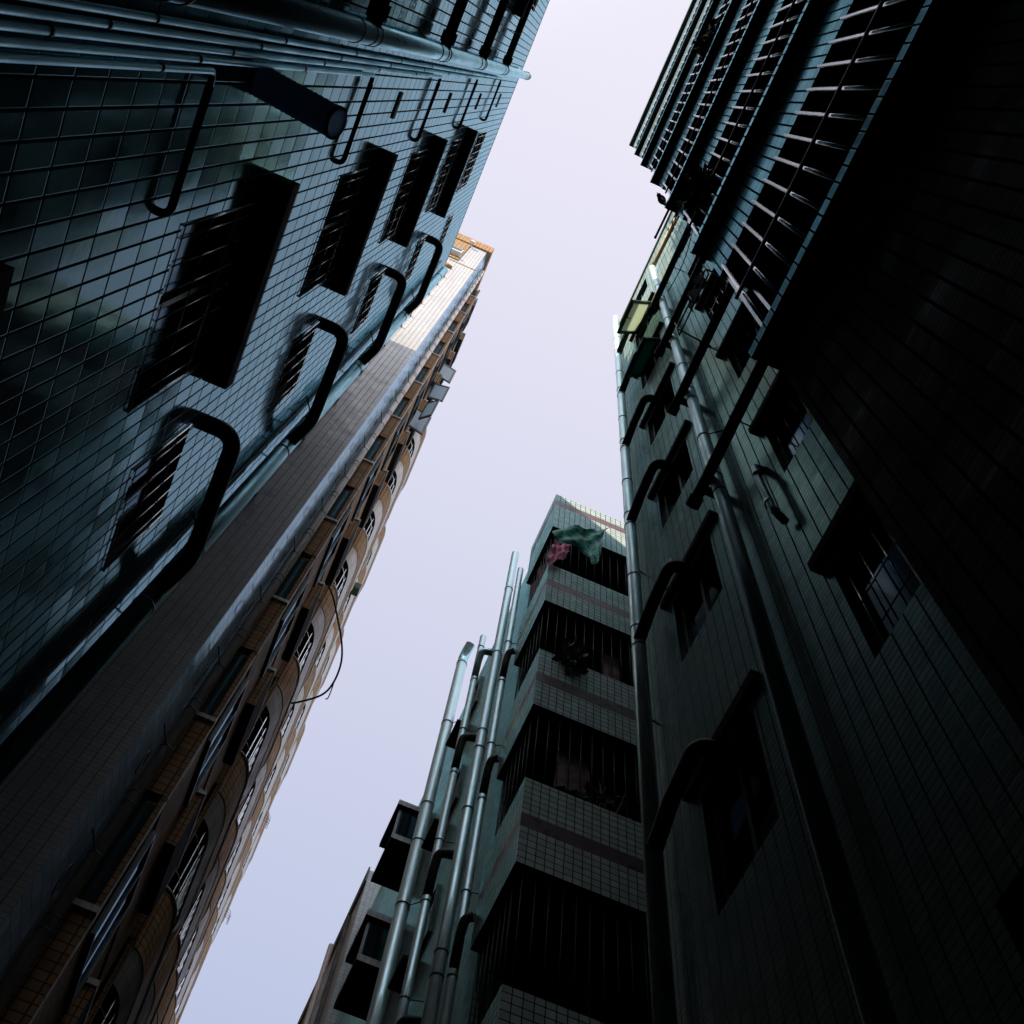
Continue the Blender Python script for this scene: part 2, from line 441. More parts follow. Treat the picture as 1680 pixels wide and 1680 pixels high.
def holes_wall(mb, ax, c, u0, u1, v0, v1, holes, flip, mat=0):
    """a wall sheet (ax 'x' or 'y') with rectangular openings"""
    us = sorted({u0, u1, *[q for h in holes for q in h[:2]]}); vsn = sorted({v0, v1, *[q for h in holes for q in h[2:]]})
    us = [q for q in us if u0 <= q <= u1]; vsn = [q for q in vsn if v0 <= q <= v1]
    for a, b in zip(us, us[1:]):
        for d, e in zip(vsn, vsn[1:]):
            cu, cv = (a + b) / 2, (d + e) / 2
            if any(h[0] < cu < h[1] and h[2] < cv < h[3] for h in holes): continue
            p = [(a, d), (b, d), (b, e), (a, e)]
            if flip: p = p[::-1]
            mb.poly([(c, u, v) if ax == 'x' else (u, c, v) for u, v in p], mat)

def window_x(T, x, out, y0, y1, z0, z1, depth=0.12, mull=2, rails=1, nbars=0, bar='bar', barr=0.006, barx=0.0,
             hb=(0.5,), frame='frame', pane='glass', edge=False):
    """a window in a wall facing +x or -x: frame with reveal, pane and security bars"""
    xi = x - out * depth
    mb = MB()
    def q(pts): mb.poly(pts)
    q([(x, y0, z0), (x, y1, z0), (xi, y1, z0), (xi, y0, z0)])
    q([(x, y0, z1), (x, y1, z1), (xi, y1, z1), (xi, y0, z1)])
    q([(x, y0, z0), (x, y0, z1), (xi, y0, z1), (xi, y0, z0)])
    q([(x, y1, z0), (x, y1, z1), (xi, y1, z1), (xi, y1, z0)])
    fx0, fx1 = xi + out * 0.004, xi + out * 0.045
    w = 0.035
    mb.box(fx0, fx1, y0 + .002, y0 + w, z0 + .002, z1 - .002); mb.box(fx0, fx1, y1 - w, y1 - .002, z0 + .002, z1 - .002)
    mb.box(fx0, fx1, y0 + w, y1 - w, z0 + .002, z0 + w); mb.box(fx0, fx1, y0 + w, y1 - w, z1 - w, z1 - .002)
    for i in range(1, mull):
        yc = y0 + (y1 - y0) * i / mull
        mb.box(fx0, fx1 - out * 0.004, yc - .016, yc + .016, z0 + w, z1 - w)
    f = mb.build('window', frame, T)
    g = MB().box(xi + out * 0.012, xi + out * 0.018, y0 + w - .004, y1 - w + .004, z0 + w - .004, z1 - w + .004).build('pane', pane, sub(T, f))
    if nbars:
        gb = MB(); bx = x + out * barx
        for i in range(nbars):
            yc = y0 + (y1 - y0) * (i + 0.5) / nbars
            gb.tube([(bx, yc, z0 + .005), (bx, yc, z1 - .005)], barr, seg=6)
        if edge:
            for yc in (y0 + .004, y1 - .004): gb.tube([(bx, yc, z0), (bx, yc, z1)], barr * 1.5, seg=6)
        for h in hb:
            zc = z0 + (z1 - z0) * h
            gb.tube([(bx + out * barr * 1.6, y0, zc), (bx + out * barr * 1.6, y1, zc)], barr * 0.8, seg=6)
        gb.build('grille', bar, sub(T, f))
    return f

def bend(a, b, c, r, n=6):
    """rounded corner path from a via b to c"""
    a, b, c = Vector(a), Vector(b), Vector(c)
    d1 = (a - b).normalized() * r; d2 = (c - b).normalized() * r
    p1, p2 = b + d1, b + d2
    return [((p1 * (1 - t) ** 2) + b * 2 * t * (1 - t) + p2 * t ** 2)[:] for t in [i / n for i in range(n + 1)]]

def collars(T, spots, axis, r, w, mat='iron', seg=18, name='collar'):
    for c in spots:
        MB().ring(c, axis, r, w, seg=seg).build(name, mat, T)

# ------------------------------------------------------------------ ground
g = MB().box(-60, 60, -60, 80, -1.9, -1.6).build('ground', 'asphalt'); g['kind'] = 'structure'

# ================================================================== A: the grey tiled block on the left
ST = 3.33
A = thing('apartment_block', 'grey glazed tile apartment block with black window hoods on the left',
          'building', (-5.2, -3.0, -1.6))
holes = []
wa = []
for k in range(-1, 5):
    dz = ST * k
    zt = 6.28 + dz
    z0 = 5.16 + dz
    if k == 4: z0, zt = 18.5, 20.0
    wa.append((1.22, 2.17, z0, zt, 7))
    wa.append((2.64, 3.28, 5.6 + dz, 6.5 + dz, 5))
    wa.append((-1.75, -0.72, z0, zt, 7))
    wa.append((-4.2, -3.2, z0, zt, 7))
for a in wa: holes.append(a[:4])
mb = MB()
holes_wall(mb, 'x', -1.5, -30.0, 3.95, -1.6, 22.4, holes, False)
mb.box(-30, -1.5, -30, 3.95, -1.6, 22.4, skip='+x,+z')
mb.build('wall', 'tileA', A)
MB().box(-30, -1.503, -30, 3.947, 21.9, 22.0).build('roof', 'tank', A)
cop = MB(); cop.box(-1.62, -1.497, -30, 3.953, 22.403, 22.45)
cop.build('coping', 'concrete', A)
mb = MB(); mb.box(-1.497, 1.03, -12.5, -10.0, -1.6, 22.4); mb.build('unseen_light_block', 'tileA', A)  # unseen, added to close the alley and cut skylight from behind
tw = MB().box(-4.7, -2.8, 2.35, 4.02, 22.46, 25.1); tw.build('stair_tower', 'concrete', A)
for a in wa:
    window_x(A, -1.5, 1, a[0], a[1], a[2], a[3], depth=0.10, mull=2, nbars=a[4], barx=0.006, hb=(0.003, 0.35, 0.72), barr=0.0040, bar='bar', edge=True)
for k in range(-1, 4):
    for y0, y1 in ((1.07, 2.32), (-1.9, -0.48), (-4.4, -3.0)):
        h = MB().box(-1.497, -1.350, y0, y1, 6.40 + ST * k, 6.54 + ST * k)
        h.build('window_hood', 'dark', A)
    # narrow vent slit
    if k >= 0:
        s_ = MB().box(-1.496, -1.488, 0.60, 0.82, 9.78 + ST * k, 9.90 + ST * k); s_.build('vent_slit', 'black', A)

# the big drain pipe near the camera with its branches
P = thing('drain_pipe', 'thick shiny drain pipe with black collars beside five thin conduits', 'pipe', (-1.385, 0.21, -1.6))
MB().tube([(-1.385, 0.21, -1.6), (-1.385, 0.21, 22.9)], 0.066, seg=20).build('pipe', 'pipeg', P)
for k in range(-1, 4):
    zj = 7.25 + ST * k
    collars(P, [(-1.385, 0.21, zj + dz) for dz in (-0.52, 0.03, -0.14)], (0, 0, 1), 0.0715, 0.016)
    b = MB()
    b.tube([(-1.385, 0.17, zj - .05), (-1.395, -0.05, zj + .02), (-1.40, -2.6, zj + 0.16)], 0.050, seg=14)
    b.ring((-1.389, 0.075, zj - .01), (0, 1, 0), 0.066, 0.10, seg=14)
    b.build('branch_pipe', 'piped', P)
    k_ = MB(); k_.ring((-1.397, -0.30, zj + .035), (0, 1, -.05), 0.058, 0.02); k_.tube([(-1.40, -0.30, zj - .05), (-1.5, -0.30, zj - .09)], 0.006, seg=6)
    k_.build('bracket', 'steam', P)
collars(P, [(-1.385, 0.21, 22.3 + dz) for dz in (0, 0.22)], (0, 0, 1), 0.072, 0.03)

# five thin conduits, each turning off at its own storey
storey = ['lowest', 'second', 'third', 'fourth', 'topmost']
for k in range(5):
    zt = 4.80 + 3.36 * k
    y = 0.51 - 0.04 * k
    T = thing('conduit', 'thin dark conduit on grey tiles turning off at the %s of five levels' % storey[k], 'pipe',
              (-1.455, y, -1.6), 'thin conduits beside the thick drain pipe')
    up = MB().tube([(-1.455, y, -1.6), (-1.455, y, zt - 0.06)] + bend((-1.455, y, zt - .1), (-1.455, y, zt), (-1.455, y + .1, zt), .05)[1:-1]
                   + [(-1.455, y + 0.06, zt)], 0.0145, seg=10, caps=False)
    up.build('riser', 'pipe', T)
    yr = 1.12 - 0.03 * k
    arm = MB().tube([(-1.455, y + 0.06, zt), (-1.452, yr - .04, zt - .03)] + bend((-1.452, yr - .1, zt - .03), (-1.452, yr, zt - .03), (-1.6, yr, zt - .03), .045)
                    + [(-1.503, yr, zt - .03)], 0.019, seg=10)
    arm.build('side_run', 'piped', T)
    z = 0.9 + 0.37 * k
    while z < zt - .5:
        collars(T, [(-1.455, y, z)], (0, 0, 1), 0.0175, 0.018, seg=10, name='saddle_clip'); z += 1.65

# ribbed extractor hose poking out of the tiles
T = thing('exhaust_hose', 'ribbed grey blue extractor hose sticking out of the grey tiled wall', 'hose', (-1.5, 0.56, 5.55))
d = MB(); n = 46
pth = [(-1.52 + 0.46 * i / n, 0.555 + 0.02 * (i / n), 5.64 - 0.17 * (i / n)) for i in range(n + 1)]
d.tube(pth, 0.07, seg=20, caps=False, radii=[0.074 + 0.0035 * math.sin(i * 2.1) for i in range(n + 1)])
d.build('hose', 'duct', T)
d = MB()
d.tube(pth[8:], 0.066, seg=20, caps=False, radii=[0.068 + 0.003 * math.sin(i * 2.1) for i in range(8, n + 1)])
d.build('lining', 'ductin', T)
rim = MB()
for i in range(24):
    a0, a1 = i * math.pi / 12, (i + 1) * math.pi / 12
    f_ = lambda a, r, dx: (-1.0605 + dx + .346 * r * math.sin(a), 0.575 + r * math.cos(a), 5.47 - .37 * dx + .938 * r * math.sin(a))
    rim.poly([f_(a0, .067, 0), f_(a1, .067, 0), f_(a1, .079, .0), f_(a0, .079, .0)])
    rim.poly([f_(a0, .079, 0), f_(a1, .079, 0), f_(a1, .079, -.014), f_(a0, .079, -.014)])
rim.build('rim', 'barg', T)

# corner drain pipe with hooked branches
P = thing('drain_pipe', 'grey drain pipe at the grey tiled block corner with hooked dark branches', 'pipe', (-1.40, 3.86, -1.6))
MB().tube([(-1.40, 3.86, -1.6), (-1.40, 3.86, 21.2)], 0.068, seg=20).build('pipe', 'pipe', P)
for k in range(-1, 4):
    zj = 6.80 + ST * k
    b = MB()
    xt = -1.285
    path = [(-1.5, 2.74, zj + .05)] + bend((-1.5, 2.74, zj + .05), (xt, 2.74, zj + .05), (xt, 3.6, zj - .05), .13, 8)
    path += [(xt, 3.45, zj - .04)] + bend((xt, 3.45, zj - .05), (xt, 3.62, zj - .07), (-1.40, 3.84, zj - .20), .1, 4) + [(-1.392, 3.83, zj - .20)]
    b.tube(path, 0.056, seg=14)
    b.build('branch_pipe', 'piped', P)
    collars(P, [(-1.40, 3.86, zj + dz) for dz in (-0.42, 0.12, 0.55)], (0, 0, 1), 0.073, 0.018)
    MB().tube([(-1.40, 3.80, zj + .62), (-1.5, 3.62, zj + .60)], 0.007, seg=6).build('bracket', 'iron', P)
    MB().tube([(-1.40, 3.92, zj - .43), (-1.5, 3.945, zj - .45)], 0.007, seg=6).build('bracket', 'iron', P)
c = MB(); c.ring((-1.40, 3.86, 20.3), (0, 0, 1), 0.073, 0.02); c.build('collar', 'iron', P)
T = thing('cable', 'thin dark cable tied along the corner of the grey tiled block beside its drain pipe', 'cable', (-1.488, 3.7, 4.0))
MB().tube([(-1.488, 3.70 + 0.012 * math.sin(i), 4.0 + i) for i in range(18)], 0.007, seg=6).build('cable', 'iron', T)

# ================================================================== E: right, with the stacked ledges
E_ = thing('apartment_block', 'blue grey block overhead at upper right with stacked barred ledges', 'building', (4.5, -4.0, -1.6))
X0, X1, YE, YS = 0.95, 1.035, 0.66, 0.625
LZ = [25.2, 21.3, 17.96, 14.33, 10.98, 7.76, 4.53]
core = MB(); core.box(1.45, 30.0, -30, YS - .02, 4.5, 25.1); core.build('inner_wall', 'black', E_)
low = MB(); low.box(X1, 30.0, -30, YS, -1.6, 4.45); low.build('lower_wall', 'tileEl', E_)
for i, z in enumerate(LZ):
    led = MB(); th = 0.10
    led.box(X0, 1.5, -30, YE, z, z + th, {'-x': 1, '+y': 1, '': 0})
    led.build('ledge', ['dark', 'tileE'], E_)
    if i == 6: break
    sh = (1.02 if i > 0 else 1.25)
    sp = MB(); sp.box(X1, 1.5, -30, YS, z - sh, z - .003, {'-z': 1, '': 0})  # underside coloured near-black, the recess shade put into the colour
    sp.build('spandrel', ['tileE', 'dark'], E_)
    zb, zt = LZ[i + 1] + 0.103, z - sh - .003
    gr = MB()
    y = 0.56
    n = 0
    while y > -8.5:
        gr.tube([(X1 - .012, y, zb), (X1 - .012, y, zt)], 0.0105, seg=8)
        y -= 0.128; n += 1
    gr.build('grille', 'bar', E_)
    hr = MB()
    zm = zb + (zt - zb) * 0.52
    hr.box(X1 - .042, X1 - .026, -9, 0.6, zm - .012, zm + .012)
    hr.build('rail', 'iron', E_)
    for yy, xx in ((0.60, X1 + .035), (0.595, 1.22)):
        MB().box(xx - .010, xx + .010, yy - .010, yy + .010, zb, zt).build('end_post', 'bar', E_)
fl = MB().box(X0, 30, -30, YE, 25.303, 25.5); fl.build('roof', 'concrete', E_)

def foliage(label, c, rx, ry, rz, n, size, name='potted_plant', droop=0.0, cat='plant'):
    T = thing(name, label, cat, (c[0], c[1], c[2] - rz))
    mb = MB()
    for i in range(n):
        while True:
            p = Vector((random.uniform(-1, 1), random.uniform(-1, 1), random.uniform(-1, 1)))
            if p.length < 1 and random.random() < 0.35 + p.length * 0.65: break
        q = Vector((c[0] + p.x * rx, c[1] + p.y * ry, c[2] + p.z * rz - droop * random.random()))
        d = Vector((random.uniform(-1, 1), random.uniform(-1, 1), random.uniform(-.6, .8))).normalized()
        e = d.cross(Vector((random.uniform(-1, 1), random.uniform(-1, 1), random.uniform(-1, 1)))).normalized()
        L = size * random.uniform(.6, 1.5); W = L * .32
        mb.poly([q, q + d * L * .5 + e * W, q + d * L, q + d * L * .5 - e * W])
    mb.build('leaves', 'leaf', T)
    st = MB()
    for i in range(7):
        e = Vector((c[0] + random.uniform(-.8, .8) * rx, c[1] + random.uniform(-.8, .8) * ry, c[2] + random.uniform(-.2, .8) * rz))
        st.tube([(c[0], c[1], c[2] - rz), ((c[0] + e.x) / 2 + .02, (c[1] + e.y) / 2, (c[2] - rz + e.z) / 2), e], .006, seg=5, radii=[.008, .006, .003])
    st.build('stem', 'ochre', T)
    pt = MB()
    pt.tube([(c[0] + .06, c[1], c[2] - rz - .02), (c[0] + .06, c[1], c[2] - rz + .14)], .08, seg=12, radii=[.065, .085])
    pt.build('pot', 'dark', T)
    return T
foliage('dense black looking bush spilling from the lowest end cage of the stacked ledges', (1.0, 0.33, 9.25), .13, .15, .50, 420, .075)
foliage('dark shrub in a pot on the high third ledge of the block overhead', (1.0, -1.12, 15.6), .12, .20, .75, 320, .09)

# perched bird, its stub rail, the pole
T = thing('pole', 'short dark blue pole jutting out level under the stacked ledges against the sky', 'pole', (0.985, 0.62, 10.9))
MB().tube([(0.985, 0.60, 10.93), (0.975, 0.93, 10.90)], 0.011, seg=10).build('shaft', 'navy', T)
MB().ring((0.975, 0.927, 10.90), (0, 1, 0), 0.0125, 0.02).build('end_cap', 'iron', T)
T = thing('perch_rail', 'stub of pale rail at the ledge corner under the perched bird', 'rail', (0.95, 0.67, 11.05))
MB().tube([(0.97, 0.63, 11.07), (0.885, 0.595, 11.075)], 0.006, seg=8).build('rod', 'bar', T)
b = MB()
bc = Vector((0.905, 0.612, 11.15))
sp_ = [(-.100, 0, -.045), (-.075, 0, -.035), (-.050, 0, -.022), (-.034, 0, -.010), (-.012, 0, 0), (.012, 0, .008), (.028, 0, .020), (.036, 0, .030), (.048, 0, .036), (.060, 0, .034), (.066, 0, .032), (.084, 0, .028)]
rd = [.010, .011, .012, .026, .036, .036, .027, .020, .0225, .016, .005, .001]
dirv = Vector((-.86, -.51, 0)).normalized()
fp = lambda p: bc + dirv * p[0] + Vector((0, 0, p[2]))
b.tube([fp(p) for p in sp_], .02, seg=14, radii=rd)
for s in (-1, 1):
    side = Vector((-dirv.y, dirv.x, 0)) * .012 * s
    b.tube([bc + side + Vector((0, 0, -.02)), bc + side + Vector((0, 0, -.05)) - dirv * .006, bc + side + Vector((0, 0, -.074))], .004, seg=6, radii=[.008, .0028, .0022])
o = b.build('bird', 'bird'); tag(o, 'small dark bird perched at the corner of a ledge against the sky', 'bird')

# ================================================================== D: right, grey green tiles
D = thing('apartment_block', 'grey green tiled block on the right with open green window sashes', 'building', (5.5, 2.2, -1.6))
XD, YD0, YD1, ZD = 2.15, 0.64, 3.84, 23.0
SD = 2.75
dh = []
for k in range(-4, 4):
    zt = 14.1 + SD * k
    if zt > 22.5: zt = 22.2
    dh.append((2.66, 3.32, zt - 1.05, zt)); dh.append((0.95, 1.72, zt - 1.05, zt))
mb = MB(); holes_wall(mb, 'x', XD, YD0, YD1, -1.6, ZD, dh, True)
mb.box(XD, 30, YD0, YD1, -1.6, ZD, skip='-x,+z'); mb.build('wall', 'tileD', D)
MB().box(4.8, 30, YD1 + .001, 6.3 - .004, -1.6, ZD).build('gap_light_block', 'tileD', D)  # unseen, added to cut skylight through the gap beside C
MB().box(XD + .003, 30, YD0 + .003, YD1 - .003, 22.5, 22.6).build('roof', 'tank', D)
MB().box(XD - .03, XD + .15, YD0, YD1 + .02, ZD + .002, ZD + .10).build('coping', 'green', D)
for i, h in enumerate(dh):
    window_x(D, XD, -1, *h, depth=0.11, mull=2, nbars=0 if i % 4 == 2 else (6 if h[0] < 2 else 0), barx=-.03, frame='framed', bar='barg' if i % 3 else 'bar', hb=(0.5,))
    zc = h[3] + .09
    if h[3] < 21:
        if h[0] > 2: MB().box(XD - .055, XD - .002, 2.52, 3.44, zc, zc + .10).build('window_hood', 'dark', D)
        elif 5 < zc < 16: MB().box(XD - .07, XD - .002, 0.85, 1.80, zc, zc + .10).build('window_hood', 'dark', D)
# two open top hung sashes
def sash_x(T, x, y0, y1, ztop, L, ang, frame, pane):
    """a top hung sash swung out towards -x by ang"""
    dx, dz = -math.sin(ang) * L, -math.cos(ang) * L
    nrm = Vector((-math.cos(ang), 0, math.sin(ang)))
    A0, B0 = Vector((x, y0, ztop)), Vector((x, y1, ztop)); dn = Vector((dx, 0, dz))
    mb = MB(); w = .06 / L; wy = .05
    def bar(p, q, r, s):
        t = nrm * .02
        for a, b_ in ((p + t, 0), (p - t, 0)): pass
        P0 = [p + t, q + t, r + t, s + t]; P1 = [p - t, q - t, r - t, s - t]
        mb.poly(P0); mb.poly(P1[::-1])
        for i in range(4): mb.poly([P0[i], P1[i], P1[(i + 1) % 4], P0[(i + 1) % 4]])
    Y = Vector((0, 1, 0))
    bar(A0, A0 + Y * wy, A0 + Y * wy + dn, A0 + dn)
    bar(B0 - Y * wy, B0, B0 + dn, B0 - Y * wy + dn)
    bar(A0 + Y * wy, B0 - Y * wy, B0 - Y * wy + dn * w, A0 + Y * wy + dn * w)
    bar(A0 + Y * wy + dn * (1 - w), B0 - Y * wy + dn * (1 - w), B0 - Y * wy + dn, A0 + Y * wy + dn)
    f = mb.build('sash', frame, T)
    g_ = MB(); t = nrm * .004
    q4 = [A0 + Y * wy + dn * w, B0 - Y * wy + dn * w, B0 - Y * wy + dn * (1 - w), A0 + Y * wy + dn * (1 - w)]
    g_.poly([p + t for p in q4]); g_.poly([p - t for p in q4][::-1])
    g_.build('pane', pane, sub(T, f))
    hd = MB(); c = (A0 + B0) / 2 + dn * .93
    hd.tube([c - nrm * .02, c - nrm * .06, c - nrm * .06 - dn * .07], .008, seg=6)
    hd.build('handle', 'iron', sub(T, f))
sash_x(D, XD - .005, 2.66, 3.26, 19.62, 0.80, R(27), 'green', 'glassc')
sash_x(D, XD - .005, 2.68, 3.30, 16.60, 0.56, R(27), 'framed', 'glassg')

# corner pipe of D
P = thing('drain_pipe', 'pale drain pipe on the sky edge of the grey green block', 'pipe', (2.0, 3.68, -1.6))
MB().tube([(2.0, 3.68, -1.6), (2.0, 3.68, 22.9)], 0.060, seg=20).build('pipe', 'pipew', P)
for k in range(-3, 3):
    zj = 16.85 - SD * (2 - k) + SD * 2 if False else 16.9 + SD * (k - 0)
    if zj > 20: continue
    b = MB(); xt = 1.99
    path = [(XD, 3.02, zj)] + bend((XD, 3.02, zj), (xt, 3.02, zj), (xt, 3.6, zj - .06), .10, 7) + [(xt, 3.40, zj - .08), (1.995, 3.66, zj - .24)]
    b.tube(path, 0.052, seg=14); b.build('branch_pipe', 'piped', P)
    collars(P, [(2.0, 3.68, zj + dz) for dz in (-.33, .0, 1.1)], (0, 0, 1), 0.065, 0.02)
    collars(P, [(xt, 3.22, zj - .06)], (0, 1, -.1), .056, .012, name='joint')
    MB().tube([(xt + .02, 3.04, zj + .03), (xt + .02, 3.04, zj + .12)], .022, seg=8).build('cleanout_cap', 'iron', P)
for z in (11.4 - SD * 0.5, 8.65 - SD * .5, 3.2):
    MB().tube([(2.0, 3.68, z), (2.15, 3.72, z + .02)], .007, seg=6).build('bracket', 'iron', P)
for k in range(-4, -3):
    zj = 16.9 + SD * k
    b = MB(); xt = 1.99
    path = [(XD, 3.02, zj)] + bend((XD, 3.02, zj), (xt, 3.02, zj), (xt, 3.6, zj - .06), .10, 7) + [(xt, 3.40, zj - .08), (1.995, 3.66, zj - .24)]
    b.tube(path, 0.052, seg=14); b.build('branch_pipe', 'piped', P)

# middle pipe of D with level arms
P = thing('drain_pipe', 'pale drain pipe on the grey green block crossed by black level arms', 'pipe', (2.03, 2.26, -1.6))
MB().tube([(2.03, 2.26, -1.6), (2.03, 2.26, 20.7)], 0.056, seg=20).build('pipe', 'pipew', P)
MB().tube([(2.03, 2.26, 20.68)] + [(2.05, 2.16, 20.95), (2.08, 1.35, 21.05)], 0.045, seg=14).build('overflow_pipe', 'ochre', P)
for k in range(-2, 3):
    zj = 14.40 + SD * k * 1.035 if k < 2 else 14.40 + SD * k
    if zj > 18: continue
    b = MB(); xa = 1.94
    b.tube([(xa, 2.50, zj - .02), (xa, 2.26, zj - .02), (xa, 0.70, zj + .12)], 0.048, seg=14)
    b.ring((xa, 2.48, zj - .02), (0, 1, 0), .060, .09)
    b.tube([(xa, 2.36, zj - .02), (2.15, 2.36, zj + .0)], .04, seg=12)
    b.build('branch_pipe', 'piped', P)
    collars(P, [(2.03, 2.26, zj + dz) for dz in (-.30, .07, 1.2)], (0, 0, 1), 0.061, 0.02)
    c = MB(); c.ring((xa, 1.75, zj + .025), (0, 1, -.06), .054, .02); c.tube([(xa + .02, 1.75, zj), (XD, 1.75, zj)], .006, seg=6)
    c.build('bracket', 'iron', P)
    MB().tube([(2.03, 2.22, zj + 1.2), (XD, 2.12, zj + 1.2)], .006, seg=6).build('bracket', 'iron', P)
MB().tube([(2.03, 2.26, 17.3), (1.98, 2.5, 17.28)], .046, seg=12).build('branch_pipe', 'piped', P)

T = thing('waste_pipe', 'short white waste pipe bent beside a dark window on the grey green block', 'pipe', (2.02, 1.2, 7.2))
MB().tube([(2.15, 1.86, 8.0), (2.05, 1.86, 7.95), (2.04, 1.86, 7.7), (2.04, 1.84, 7.0), (2.10, 1.84, 6.85)], .028, seg=12).build('pipe', 'pipew', T)
collars(T, [(2.04, 1.85, z) for z in (7.75, 7.15)], (0, 0, 1), .034, .05, 'pipew')
T = thing('cable', 'sagging black cable draped across the upper windows of the grey green block', 'cable', (2.08, .8, 14))
MB().tube([(2.09, 0.75 + 1.4 * t, 19.8 - 2.2 * t - 1.1 * math.sin(math.pi * t)) for t in [i / 12 for i in range(13)]], .008, seg=6).build('cable', 'iron', T)
T = thing('drying_rack', 'black folding drying rack hung out beside the middle pipe', 'frame', (1.9, 1.3, 12.2))
fr = MB()
for zz in (12.15, 12.5, 12.85): fr.tube([(1.75, 1.15, zz), (1.75, 1.85, zz)], .009, seg=6)
for yy in (1.15, 1.5, 1.85): fr.tube([(1.75, yy, 12.15), (1.75, yy, 12.85)], .009, seg=6)
for yy in (1.15, 1.85): fr.tube([(1.75, yy, 12.5), (2.14, yy, 12.3)], .010, seg=6)
fr.build('rack', 'iron', T)
cl = MB()
for i in range(8):
    for j in range(6):
        q = lambda a, b_: (1.745 + .025 * math.sin(a * 1.7 + b_), 1.2 + a * .045, 12.82 - b_ * .14)
        cl.poly([q(i, j), q(i + 1, j), q(i + 1, j + 1), q(i, j + 1)], smooth=True)
o = cl.build('towel', 'dark'); tag(o, 'black towel hanging on the drying rack by the middle pipe', 'towel')

# ================================================================== C: corner balconies facing the camera
C_ = thing('apartment_block', 'sea green mosaic block with corner balconies and maroon bands', 'building', (5.5, 10.5, -1.6))
XC, YC = 2.0, 6.3
XW = 2.10
FZ = [(17.46, 19.05), (14.55, 15.87), (11.65, 13.05), (8.75, 10.13), (5.85, 7.2), (2.95, 4.3), (0.05, 1.4)]
mb = MB(); mb.box(XW, 30, 7.42, 16.0, -1.6, 18.9); mb.build('wall', 'tileC', C_)
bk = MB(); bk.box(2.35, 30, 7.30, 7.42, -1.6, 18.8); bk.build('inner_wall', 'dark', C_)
for i, (z0, z1) in enumerate(FZ):
    h = z1 - z0
    a, b_ = (z1 - .55, z1 - .30) if i == 0 else (z0 + h * .40, z0 + h * .56)
    fa = MB()
    for (p, q, mt) in ((z0, a, 0), (a, b_, 1), (b_, z1, 0)):
        fa.box(XC, 30, YC, YC + .12, p, q, mt, skip='-z+z')
        fa.box(XC, XC + .12, YC + .12, 7.42, p, q, mt, skip='-z+z-y')
    fa.box(XC + .001, 30, YC + .001, YC + .119, z1 - .01, z1); fa.box(XC + .001, XC + .119, YC + .119, 7.419, z1 - .01, z1)
    fa.build('parapet', ['tileC', 'stripeC'], C_)
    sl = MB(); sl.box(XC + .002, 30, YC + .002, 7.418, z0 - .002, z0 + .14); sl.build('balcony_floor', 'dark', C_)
    if i:
        zt = FZ[i - 1][0] - .004
        gr = MB()
        x = XC + .10
        while x < 5.4:
            gr.tube([(x, YC + .07, z1), (x, YC + .07, zt)], .0062, seg=5); x += .135
        y = YC + .2
        while y < 7.4:
            gr.tube([(XC + .06, y, z1), (XC + .06, y, zt)], .008, seg=5); y += .135
        gr.build('grille', 'barg', C_)
foliage('straggly plant hanging through the grille of the second balcony down', (2.42, 6.22, 13.15), .16, .10, .30, 150, .10, droop=.25)
foliage('faint leafy plant behind the bars of the dark third balcony', (3.0, 6.55, 10.55), .3, .12, .45, 170, .10)

def washing(label, x, z, w, h, mat, seed):
    rnd = random.Random(seed); a, b = rnd.uniform(0, 6), rnd.uniform(0, 6)
    mb = MB()
    for i in range(8):
        for j in range(8):
            q = lambda u, v: (x + u * w / 8, 6.62 + .03 * math.sin(u * 1.9 + a) * (v / 8) + .015 * math.sin(v + b), z - v * h / 8 - .02 * math.sin(u * .8 + a))
            mb.poly([q(i, j), q(i + 1, j), q(i + 1, j + 1), q(i, j + 1)], smooth=True)
    o = mb.build('hanging_cloth', mat); tag(o, label, 'cloth')
washing('small pale towel hanging behind the bars of the second balcony down', 3.0, 14.35, .28, .75, 'mauve', 2)
washing('dim mauve cloth hanging behind the bars of the third balcony down', 2.45, 11.45, .40, .70, 'mauve', 4)
rail = MB().tube([(2.2, 6.62, 14.36), (4.5, 6.62, 14.36)], .012, seg=8).build('drying_pole', 'barg'); tag(rail, 'drying pole behind the bars of the second balcony down', 'pole')
rail = MB().tube([(2.2, 6.62, 11.46), (4.5, 6.62, 11.46)], .012, seg=8).build('drying_pole', 'barg'); tag(rail, 'drying pole behind the bars of the third balcony down', 'pole')

